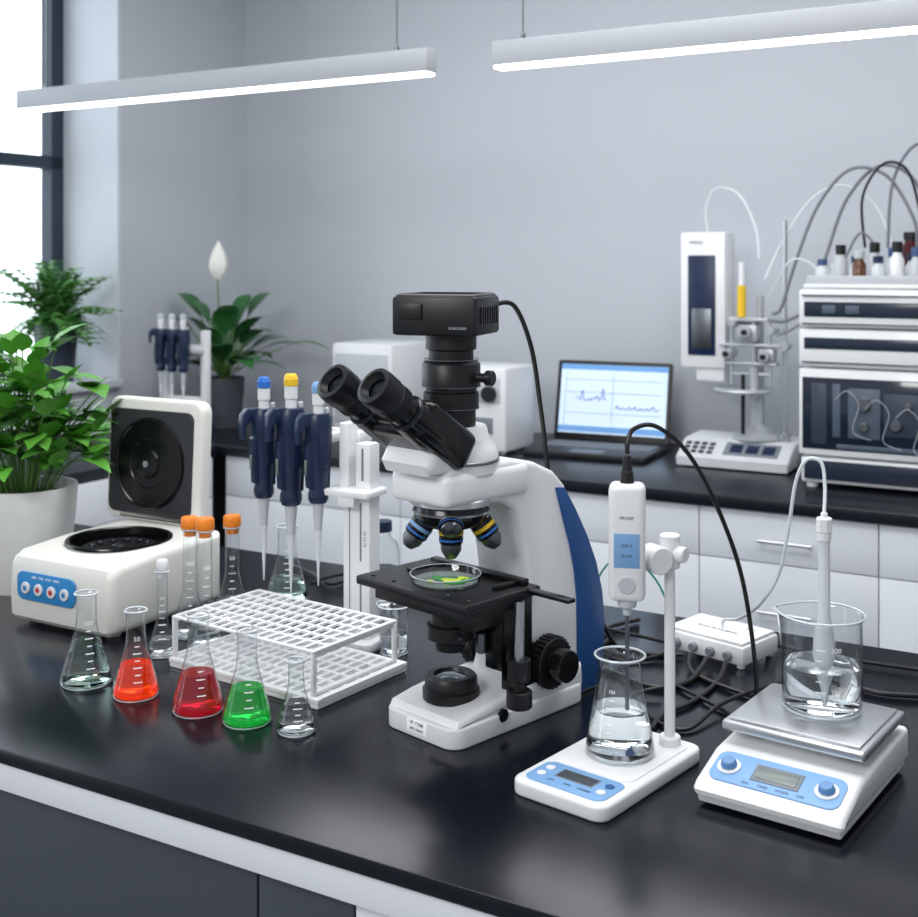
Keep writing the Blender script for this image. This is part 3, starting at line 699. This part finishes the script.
cab('probe_cable',[(.199,1.42,1.273),(.200,1.421,1.287),(.208,1.425,1.302),(.235,1.43,1.304),(.275,1.44,1.27),(.315,1.46,1.20),(.35,1.485,1.11),(.372,1.51,1.0),(.378,1.53,.93),(.37,1.56,.9045),(.34,1.62,.9045),(.30,1.7,.9045)],.0028,m_rub,'black cable arching from the top of the probe holder')
# ------------------------------------------------------------ balance
sa=R_(-36); SC=Vector((.395,1.372,TZ))
t=thing('balance','white electronic balance with steel pan and blue control panel','balance',SC,sa)
b=B(); b.prism([(-.118,.014),(-.120,.020),(-.112,.028),(-.056,.046),(.0,.050),(.118,.050),(.120,.014)],'x',-.084,.084,.007,seg=3)
b.prism([(-.112,.005),(-.117,.015),(.117,.015),(.112,.005)],'x',-.080,.080,.003)
b.box((0,.03,.053),(.09,.09,.012),.003); b.obj('body',m_white,t)
b=B()
for x in (-.06,.06):
    for y in (-.09,.09): b.cyl((x,y,0),(x,y,.008),.011,seg=16)
b.obj('foot',m_dk,t)
b=B(); b.box((0,.032,.0665),(.164,.152,.011),.003,seg=3); b.box((0,.032,.0735),(.150,.138,.003),.001); b.obj('weighing_pan',m_pan,t)
an=math.atan2(.018,.056)
S=TR(0,-.084,.0375)@Matrix.Rotation(an,4,'X')
b=B(); b.prism(rr(0,0,.146,.048,.012),'z',-.001,.0012,.0004,M=S); b.obj('control_panel',m_lblue,t)
b=B(); b.box((0,.001,.0014),(.054,.026,.0014),.0004,M=S); b.obj('display_bezel',m_grey,t)
b=B(); b.box((0,.001,.002),(.046,.018,.0014),.0004,M=S); b.obj('display',m_lcd,t)
for x in (-.055,.055):
    b=B(); b.cyl((x,0,.001),(x,0,.003),.0130,M=S); b.obj('dial_ring',m_white,t)
    b=B(); b.cyl((x,0,.003),(x,0,.010),.0092,.008,M=S); b.obj('dial',m_dial,t)
b=B()
for s_,x in (('ON',-.03),('TARE',-.01),('MODE',.012),('OFF',.032)): b.text(s_,.0052,M=S@TR(x,-.0185,.0014))
b.obj('panel_lettering',m_navy,t)
beaker('clear glass beaker half full of water on the balance pan',(.428,1.415,TZ+.0752),.046,.112,.052,True)
t=thing('dropper_tube','translucent plastic dropper tube standing in the beaker','pipette',(.4297,1.412,TZ+.0835))
b=B(); b.lathe([(0,0),(.002,0),(.004,.02),(.013,.055),(.012,.075),(.007,.1),(.0065,.2),(0,.2)],seg=20); b.obj('tube_body',m_tip,t)
b=B(); b.cyl((0,0,.198),(0,0,.216),.0095,seg=8); b.cyl((0,0,.188),(0,0,.199),.008); b.cyl((0,0,.214),(0,0,.222),.004); b.obj('connector',m_white,t)
cab('silicone_tubing',[(.4297,1.412,1.204),(.433,1.42,1.235),(.430,1.425,1.262),(.414,1.43,1.264),(.404,1.44,1.235),(.40,1.46,1.17),(.396,1.49,1.11),(.385,1.54,1.06),(.385,1.65,1.01),(.389,1.76,.975),(.40,1.82,.945)],.0022,m_tubew,'thin translucent tubing looping from dropper to white junction box')
# ------------------------------------------------------------ junction box
t=thing('junction_box','small white electronic box with cables plugged in','box',(.402,1.842,TZ),R_(-45))
b=B(); b.box((0,0,.020),(.14,.1,.028),.004); b.box((0,0,.036),(.132,.092,.006),.002)
for x in (-.06,.06): b.cyl((x,-.04,0),(x,-.04,.008),.006); b.cyl((x,.04,0),(x,.04,.008),.006)
b.obj('body',m_white,t)
for x in (-.045,-.015,.015,.045):
    b=B(); b.cyl((x,-.058,.018),(x,-.048,.018),.007,seg=16); b.obj('socket',m_grey,t)
b=B(); b.text('FMSQ PS IDNJRPC',.009,M=TR(0,-.01,.0393)); b.text('5V 1',.009,M=TR(.04,.022,.0393));b.obj('lettering',m_ink,t)
zc=.9042
Cb='black cable lying across the worktop'
cab('power_cable',[(.325,1.83,.915),(.30,1.81,.906),(.26,1.80,zc),(.22,1.86,zc),(.24,1.95,zc),(.30,2.0,zc)],.0035,m_rub,Cb)
cab('power_cable',[(.345,1.79,.915),(.34,1.74,zc),(.39,1.66,zc),(.45,1.62,zc),(.52,1.60,zc),(.57,1.54,zc),(.54,1.475,.915)],.0035,m_rub,'black cable running along the desk to the balance')
cab('power_cable',[(.365,1.77,.915),(.33,1.71,zc),(.28,1.68,zc),(.24,1.72,zc),(.2,1.8,zc),(.24,1.9,zc)],.004,m_rub,Cb)
cab('power_cable',[(.39,1.755,.915),(.37,1.71,zc),(.32,1.63,zc),(.27,1.58,zc),(.245,1.53,zc)],.0035,m_rub,'black cable running along the desk to the meter')
cab('power_cable',[(.32,1.86,zc+.007),(.27,1.9,zc+.007),(.21,1.94,zc+.007),(.16,1.95,zc+.003),(.1,2.0,zc)],.003,m_rub,Cb)
cab('power_cable',[(.50,1.80,zc),(.53,1.72,zc),(.58,1.66,zc),(.66,1.64,zc),(.72,1.6,zc)],.0035,m_rub,Cb)
cab('power_cable',[(.565,1.43,.93),(.61,1.46,zc),(.65,1.5,zc),(.7,1.48,zc)],.0035,m_rub,Cb)
cab('power_cable',[(.47,1.84,.915),(.50,1.86,zc),(.55,1.82,zc),(.62,1.78,zc),(.7,1.74,zc)],.003,m_rub,Cb)
cab('power_cable',[(.28,1.66,zc+.007),(.24,1.64,zc+.003),(.25,1.57,zc),(.29,1.53,zc),(.35,1.6,zc+.007),(.42,1.66,zc+.007),(.47,1.7,zc)],.003,m_rub,Cb)
cab('power_cable',[(-.33,2.36,zc),(-.28,2.3,zc),(-.24,2.22,zc),(-.2,2.25,zc),(-.15,2.2,zc),(-.06,2.2,zc),(.02,2.12,zc)],.0035,m_rub,'dark cable coiled behind the pipettes')
cab('power_cable',[(-.27,2.2,zc+.006),(-.25,2.24,zc+.006),(-.2,2.28,zc+.004),(-.14,2.24,zc),(-.05,2.24,zc)],.003,m_rub,'dark cable coiled behind the pipettes')
cab('signal_wire',[(.2,1.84,zc),(.21,1.86,.95),(.215,1.87,1.0),(.235,1.86,1.035),(.27,1.86,1.04),(.31,1.87,1.0),(.335,1.87,.94),(.345,1.86,.925)],.0016,m_teal,'thin teal wire arching above the junction box')
# ------------------------------------------------------------ laptop
t=thing('laptop','open dark laptop showing graph traces on a pale screen','laptop',(.43,3.76,TZ),R_(-25)); t.scale=(1.05,1.05,1.05)
b=B(); b.box((0,0,.009),(.37,.26,.018),.004); b.obj('base',m_dk,t)
b=B()
for i in range(5):
    for j in range(13): b.box((-.156+j*.026,.085-i*.022,.0185),(.022,.018,.002),.0005)
b.obj('keyboard',m_grey,t)
b=B(); b.box((0,-.085,.0185),(.1,.06,.001),.0002); b.obj('touchpad',m_metald,t)
S=TR(0,.132,.016)@RX(-12)
b=B(); b.prism(rr(0,.125,.37,.25,.008),'y',0,.007,.001,M=S); ls=b.obj('screen_lid',m_dk,t)
b=B(); b.box((0,-.001,.13),(.344,.002,.215),0,M=S); b.obj('display',m_scr,ls)
for z_,h_ in ((.229,.016),(.036,.018)):
    b=B(); b.box((0,-.0025,z_),(.344,.001,h_),0,M=S); b.obj('screen_toolbar',m_scrb,ls)
b=B()
def tr(b,x0,x1,z0,A,n):
    pts=[]
    for i in range(n+1):
        x=x0+(x1-x0)*i/n; z=z0+A*(.35*random.random()+max(0,math.sin(i*2.1))*random.random()); pts.append((x,z))
    for p,q in zip(pts,pts[1:]):
        a=Vector((p[0],-.004,p[1])); c=Vector((q[0],-.004,q[1]))
        b.cyl(S@a,S@c,.0013,seg=5,bev=0)
tr(b,-.12,-.02,.12,.05,18); tr(b,.01,.15,.10,.015,22)
for z in (.085,.15,.19): b.box((.0,-.0025,z),(.31,.0006,.0012),0,M=S)
for x in (-.155,0): b.box((x,-.0025,.13),(.0012,.0006,.17),0,M=S)
b.obj('screen_graph',m_scrl,ls)
# ------------------------------------------------------------ white devices behind microscope
t=thing('incubator_box','plain white benchtop instrument cabinet','instrument',(-.27,4.22,TZ),R_(-30))
b=B(); b.box((0,0,.165),(.25,.26,.31),.012)
for x in (-.1,.1): b.cyl((x,-.09,0),(x,-.09,.014),.012); b.cyl((x,.09,0),(x,.09,.014),.012)
b.obj('body',m_white,t)
b=B(); b.box((0,-.131,.165),(.22,.004,.24),.002); b.obj('door',m_lgrey,t)
t=thing('power_supply','white boxy bench device with two dark round dials','instrument',(.112,3.84,TZ),R_(-30))
b=B(); b.box((0,0,.14),(.19,.2,.262),.01)
for x in (-.07,.07): b.cyl((x,-.07,0),(x,-.07,.012),.01); b.cyl((x,.07,0),(x,.07,.012),.01)
b.obj('body',m_white,t)
b=B(); b.box((0,-.101,.2),(.15,.004,.08),.002); b.obj('front_panel',m_lgrey,t)
for x in (-.03,.04):
    b=B(); b.cyl((x,-.102,.19),(x,-.118,.19),.025); b.obj('dial',m_dk,t)
b=B(); b.box((-.01,-.102,.09),(.12,.004,.05),.002); b.obj('vent_panel',m_grey,t)
# ------------------------------------------------------------ titrator
m_alloy=mat('stand_alloy',(190,193,198),.4,.5)
tc=RU(-1.05,3.50,TZ)
t=thing('titrator','laboratory titrator with white tower, steel stand and keypad base','instrument',tc,ra)
b=B(); b.prism([(-.12,.005),(-.122,.03),(-.04,.075),(.1,.08),(.11,.005)],'x',-.165,.165,.006,seg=3); b.obj('base',mat('base_grey_white',(210,212,215),.4),t)
S=TR(0,-.081,.0535)@Matrix.Rotation(math.atan2(.045,.082),4,'X')
b=B(); b.box((.050,.005,0),(.16,.060,.003),.001,M=S); b.obj('display',m_grey,t)
for x in (.005,.052,.10):
    b=B(); b.box((x,.005,.0015),(.036,.038,.003),.001,M=S); b.obj('display_glass',m_navy,t)
b=B()
for i in range(4):
    for j in range(3): b.box((-.142+i*.024,-.02+j*.02,.001),(.016,.012,.004),.001,M=S)
b.obj('keypad',m_ink,t)
b=B(); b.cyl((.04,.04,.075),(.04,.04,.5),.012); b.lathe([(.0,.078),(.075,.078),(.075,.086),(.040,.096),(.02,.12),(.018,.22),(0,.22)],c=(.04,.02,0),seg=28)
b.lathe([(0,.215),(.085,.215),(.09,.220),(.085,.226),(0,.226)],c=(.0,.01,0),seg=36); b.obj('stand_column',m_alloy,t)
b=B(); b.cyl((.125,.0,.07),(.125,.0,.72),.007); b.cyl((.125,.0,.075),(.125,.0,.1),.016); b.obj('support_rod',m_metal,t)
b=B(); b.box((-.12,.04,.485),(.14,.1,.41),.008); b.box((-.1,.04,.27),(.09,.08,.06),.008)
b.box((-.02,.04,.42),(.1,.03,.03),.004); tw=b.obj('tower',m_white,t)
b=B(); b.box((-.122,-.012,.47),(.085,.004,.3),.003); b.obj('tower_window',m_navy,tw)
b=B(); b.box((-.122,-.0145,.40),(.06,.002,.12),.001); b.obj('tower_tray',m_metald,tw)
b=B(); b.text('TITRON',.012,M=TR(-.140,-.0115,.658)@RX(90)); b.obj('tower_lettering',m_ink,tw)
b=B()
for z,w_ in ((.270,.11),(.300,.15),(.355,.19),(.43,.10)): b.box((.03,.0,z),(w_,.040,.010),.003)
b.box((.02,.0,.39),(.06,.055,.05),.006); b.box((.075,.0,.325),(.045,.045,.04),.005)
for x in (-.03,.035,.085): b.cyl((x,-.01,.24),(x,-.01,.43),.005)
for x,z,r in ((.02,.395,.017),(-.035,.33,.015),(.075,.325,.016),(.095,.40,.011),(-.02,.42,.010)): b.cyl((x,-.050,z),(x,.02,z),r)
b.cyl((.125,-.02,.355),(.125,.025,.355),.014); b.cyl((.04,-.02,.2),(.04,-.02,.29),.012); b.obj('valve_assembly',m_alloy,t)
for x,z in ((.02,.395),(-.035,.33),(.075,.325)):
    b=B(); b.cyl((x,-.062,z),(x,-.049,z),.008); b.obj('valve_knob',m_dk,t)
b=B(); b.cyl((.0,-.01,.437),(.0,-.01,.53),.013); b.obj('burette_barrel',m_yel,t)
b=B(); b.cyl((.0,-.01,.53),(.0,-.01,.6),.009); b.obj('burette_plunger',m_white,t)
b=B(); b.cyl((.01,-.03,.095),(.01,-.03,.27),.006); b.obj('electrode',m_dk,t)
# ------------------------------------------------------------ chromatograph stack
hc=RU(-.517,3.447,TZ)
t=thing('chromatograph','stacked white chromatography modules with dark glass fronts','instrument',hc,ra)
b=B()
def mod(z0,z1,inset=0): b.box((0,0,(z0+z1)/2),(.6-inset,.44-inset,z1-z0-.004),.008)
mod(.012,.085,.01); mod(.085,.32); mod(.32,.425); mod(.425,.53)
b.box((0,0,.536),(.58,.42,.012),.004)
for x in (-.27,.27):
    for y in (-.19,.19): b.cyl((x,y,0),(x,y,.016),.015)
b.obj('housing',m_white,t)
b=B(); b.box((0,-.2195,.2),(.58,.006,.19),.004); wn=b.obj('glass_door',mat('smoked_door',(30,39,54),.12,coat=.6),t)
m_in=mat('interior_grey',(82,93,108),.4); m_in2=mat('interior_dark',(54,63,78),.4)
for x0,x1,z0_,z1_,mm in ((-.17,-.09,.14,.27,m_in),(-.08,.02,.15,.26,m_in2),(.06,.15,.14,.27,m_in2),(.16,.25,.16,.27,m_in),(-.265,-.225,.12,.28,m_in2),(-.2,.27,.110,.122,m_in),(-.21,-.19,.14,.28,m_in),(.03,.05,.13,.28,m_in)):
    b=B(); b.box(((x0+x1)/2,-.2235,(z0_+z1_)/2),(x1-x0,.002,z1_-z0_),.0005); b.obj('interior_panel',mm,wn)
for x,z,r in ((-.13,.23,.018),(-.13,.17,.012),(-.05,.18,.014),(-.02,.23,.010),(.1,.22,.020),(.11,.165,.010),(.2,.20,.015),(.2,.245,.010)):
    b=B(); b.cyl((x,-.224,z),(x,-.236,z),r); b.obj('pump_head',m_metald,wn)
for k in range(6):
    x=-.2+k*.075; zz=.24-.02*(k%3); b=B(); b.tube([(x,-.238,zz),(x+.03,-.242,zz+.025),(x+.06,-.24,zz-.01),(x+.045,-.238,zz-.08),(x+.09,-.238,zz-.10)],.0009,5,5)
    b.obj('fluid_line',m_lgrey,wn)
m_strip=mat('smoked_strip',(38,47,62),.2)
for z,h_ in ((.385,.03),(.475,.04),(.05,.05)):
    b=B(); b.box((0,-.2185,z),(.57,.008,h_),.002); b.obj('dark_front_strip',m_strip,t)
for z in (.437,.335,.512):
    b=B(); b.box((0,-.2235,z),(.58,.005,.004),.001); b.obj('trim_line',m_metald,t)
for x in (-.22,-.16,.05,.12):
    b=B(); b.box((x,-.2232,.475),(.035,.003,.022),.001); b.obj('status_display',m_in,t)
b=B()
for y in (-.20,-.02): b.box((0,y,.553),(.56,.006,.022),.002)
for x in (-.28,.28): b.box((x,-.11,.553),(.006,.18,.022),.002)
b.obj('bottle_tray',m_lgrey,t)
H2=lambda x,y,z: hc+Matrix.Rotation(ra,3,'Z')@Vector((x,y,z))
m_capb=mat('cap_blue',(60,84,124),.4); m_amber=mat('bottle_amber',(96,58,30),.25,coat=.5)
caps=[m_capb,m_dk,m_lgrey,m_navy,m_dk,m_capb,m_navy]; bods=[m_tip,m_lgrey,m_glassd if False else m_amber,m_tip,m_white,m_lgrey,m_tip]
for row,(yy,k0) in enumerate(((-.165,0),(-.085,2))):
    for k in range(7):
        q=H2(-.25+k*.048+row*.024,yy,.542); g=thing('reagent_bottle','small reagent vial standing in the instrument tray','bottle',q,0,'reagent vials in the tray')
        g.scale=(1,1,.75+.6*((k*5+row*3)%7)/7)
        b=B(); b.lathe([(0,0),(.017,0),(.018,.003),(.018,.05),(.011,.062),(.011,.07),(0,.07)],seg=20); b.obj('bottle_body',bods[(k+row*3)%7],g)
        b=B(); b.cyl((0,0,.066),(0,0,.088),.0135,seg=16); b.obj('bottle_cap',caps[(k+k0)%7],g)
for x_ in (-.06,.03):
    g=thing('reagent_bottle','dark maroon reagent bottle behind the vials','bottle',H2(x_,.06,.543),0)
    b=B(); b.lathe([(0,0),(.035,0),(.037,.004),(.037,.09),(.018,.11),(.018,.12),(0,.12)],seg=24); b.obj('bottle_body',m_maroon,g)
    b=B(); b.cyl((0,0,.118),(0,0,.14),.021); b.obj('bottle_cap',m_dk,g)
def tubing(pts,r,m,l='grey tubing sweeping from the stacked modules to the stand'):
    cab('fluid_tubing',pts,r,m,l)
tubing([(.905,3.47,1.35),(.93,3.46,1.37),(.965,3.44,1.50),(1.02,3.41,1.66),(1.10,3.38,1.76),(1.19,3.34,1.74),(1.25,3.3,1.62),(1.26,3.3,1.54)],.0048,m_tubeg)
tubing([(.905,3.50,1.33),(.95,3.48,1.33),(1.01,3.45,1.38),(1.05,3.43,1.52),(1.10,3.40,1.68),(1.18,3.36,1.77),(1.26,3.31,1.72),(1.30,3.27,1.54)],.005,m_tubeg)
tubing([(.905,3.42,1.29),(.96,3.40,1.32),(1.03,3.36,1.40),(1.07,3.34,1.50),(1.11,3.32,1.58),(1.15,3.30,1.54)],.0035,m_tubeg)
tubing([(1.13,3.34,1.54),(1.12,3.33,1.68),(1.17,3.31,1.77),(1.23,3.29,1.75),(1.26,3.27,1.62),(1.27,3.26,1.54)],.004,m_rub)
tubing([(1.19,3.33,1.54),(1.20,3.32,1.72),(1.25,3.29,1.82),(1.31,3.26,1.79),(1.36,3.24,1.6)],.0045,m_tubeg)
tubing([(.90,3.53,1.45),(.95,3.52,1.56),(1.02,3.48,1.68),(1.10,3.44,1.72),(1.18,3.40,1.66),(1.22,3.37,1.54)],.0030,m_tubew)
tubing([(.75,3.62,1.592),(.745,3.62,1.66),(.77,3.6,1.72),(.83,3.56,1.70),(.87,3.52,1.6),(.875,3.5,1.51)],.003,m_tubew,'thin pale tubing rising from the titrator tower')
tubing([(.90,3.48,1.40),(.94,3.42,1.5),(.99,3.40,1.50),(1.03,3.38,1.46),(1.07,3.36,1.49)],.0025,m_tubew,'thin pale tubing rising from the titrator tower')
# ------------------------------------------------------------ lights
def area(name,loc,rot,sx,sy,P,col=(1,1,1)):
    l=bpy.data.lights.new(name,'AREA'); l.shape='RECTANGLE'; l.size=sx; l.size_y=sy; l.energy=P; l.color=col
    o=bpy.data.objects.new(name,l); COL.objects.link(o); o.location=loc; o.rotation_euler=rot; return o
area('overhead_fill',(.1,1.7,2.8),(0,0,R_(-30)),2.0,.8,34,(.98,.99,1))  # unseen fill added overhead to brighten walls and desk, no fitting modelled
area('overhead_fill_rear',(.3,2.8,2.85),(0,0,R_(-30)),2.6,.5,25,(.99,.995,1))  # second added fill towards the back wall, not a fitting of the room
area('key_light',(-1.5,-.6,2.6),(R_(50),0,R_(-35)),1.2,.8,38,(1,.995,.99))
wd=bpy.data.worlds.new('world'); sc.world=wd; wd.use_nodes=True
bg=wd.node_tree.nodes['Background']; bg.inputs[0].default_value=(.90,.95,1,1); bg.inputs[1].default_value=.47
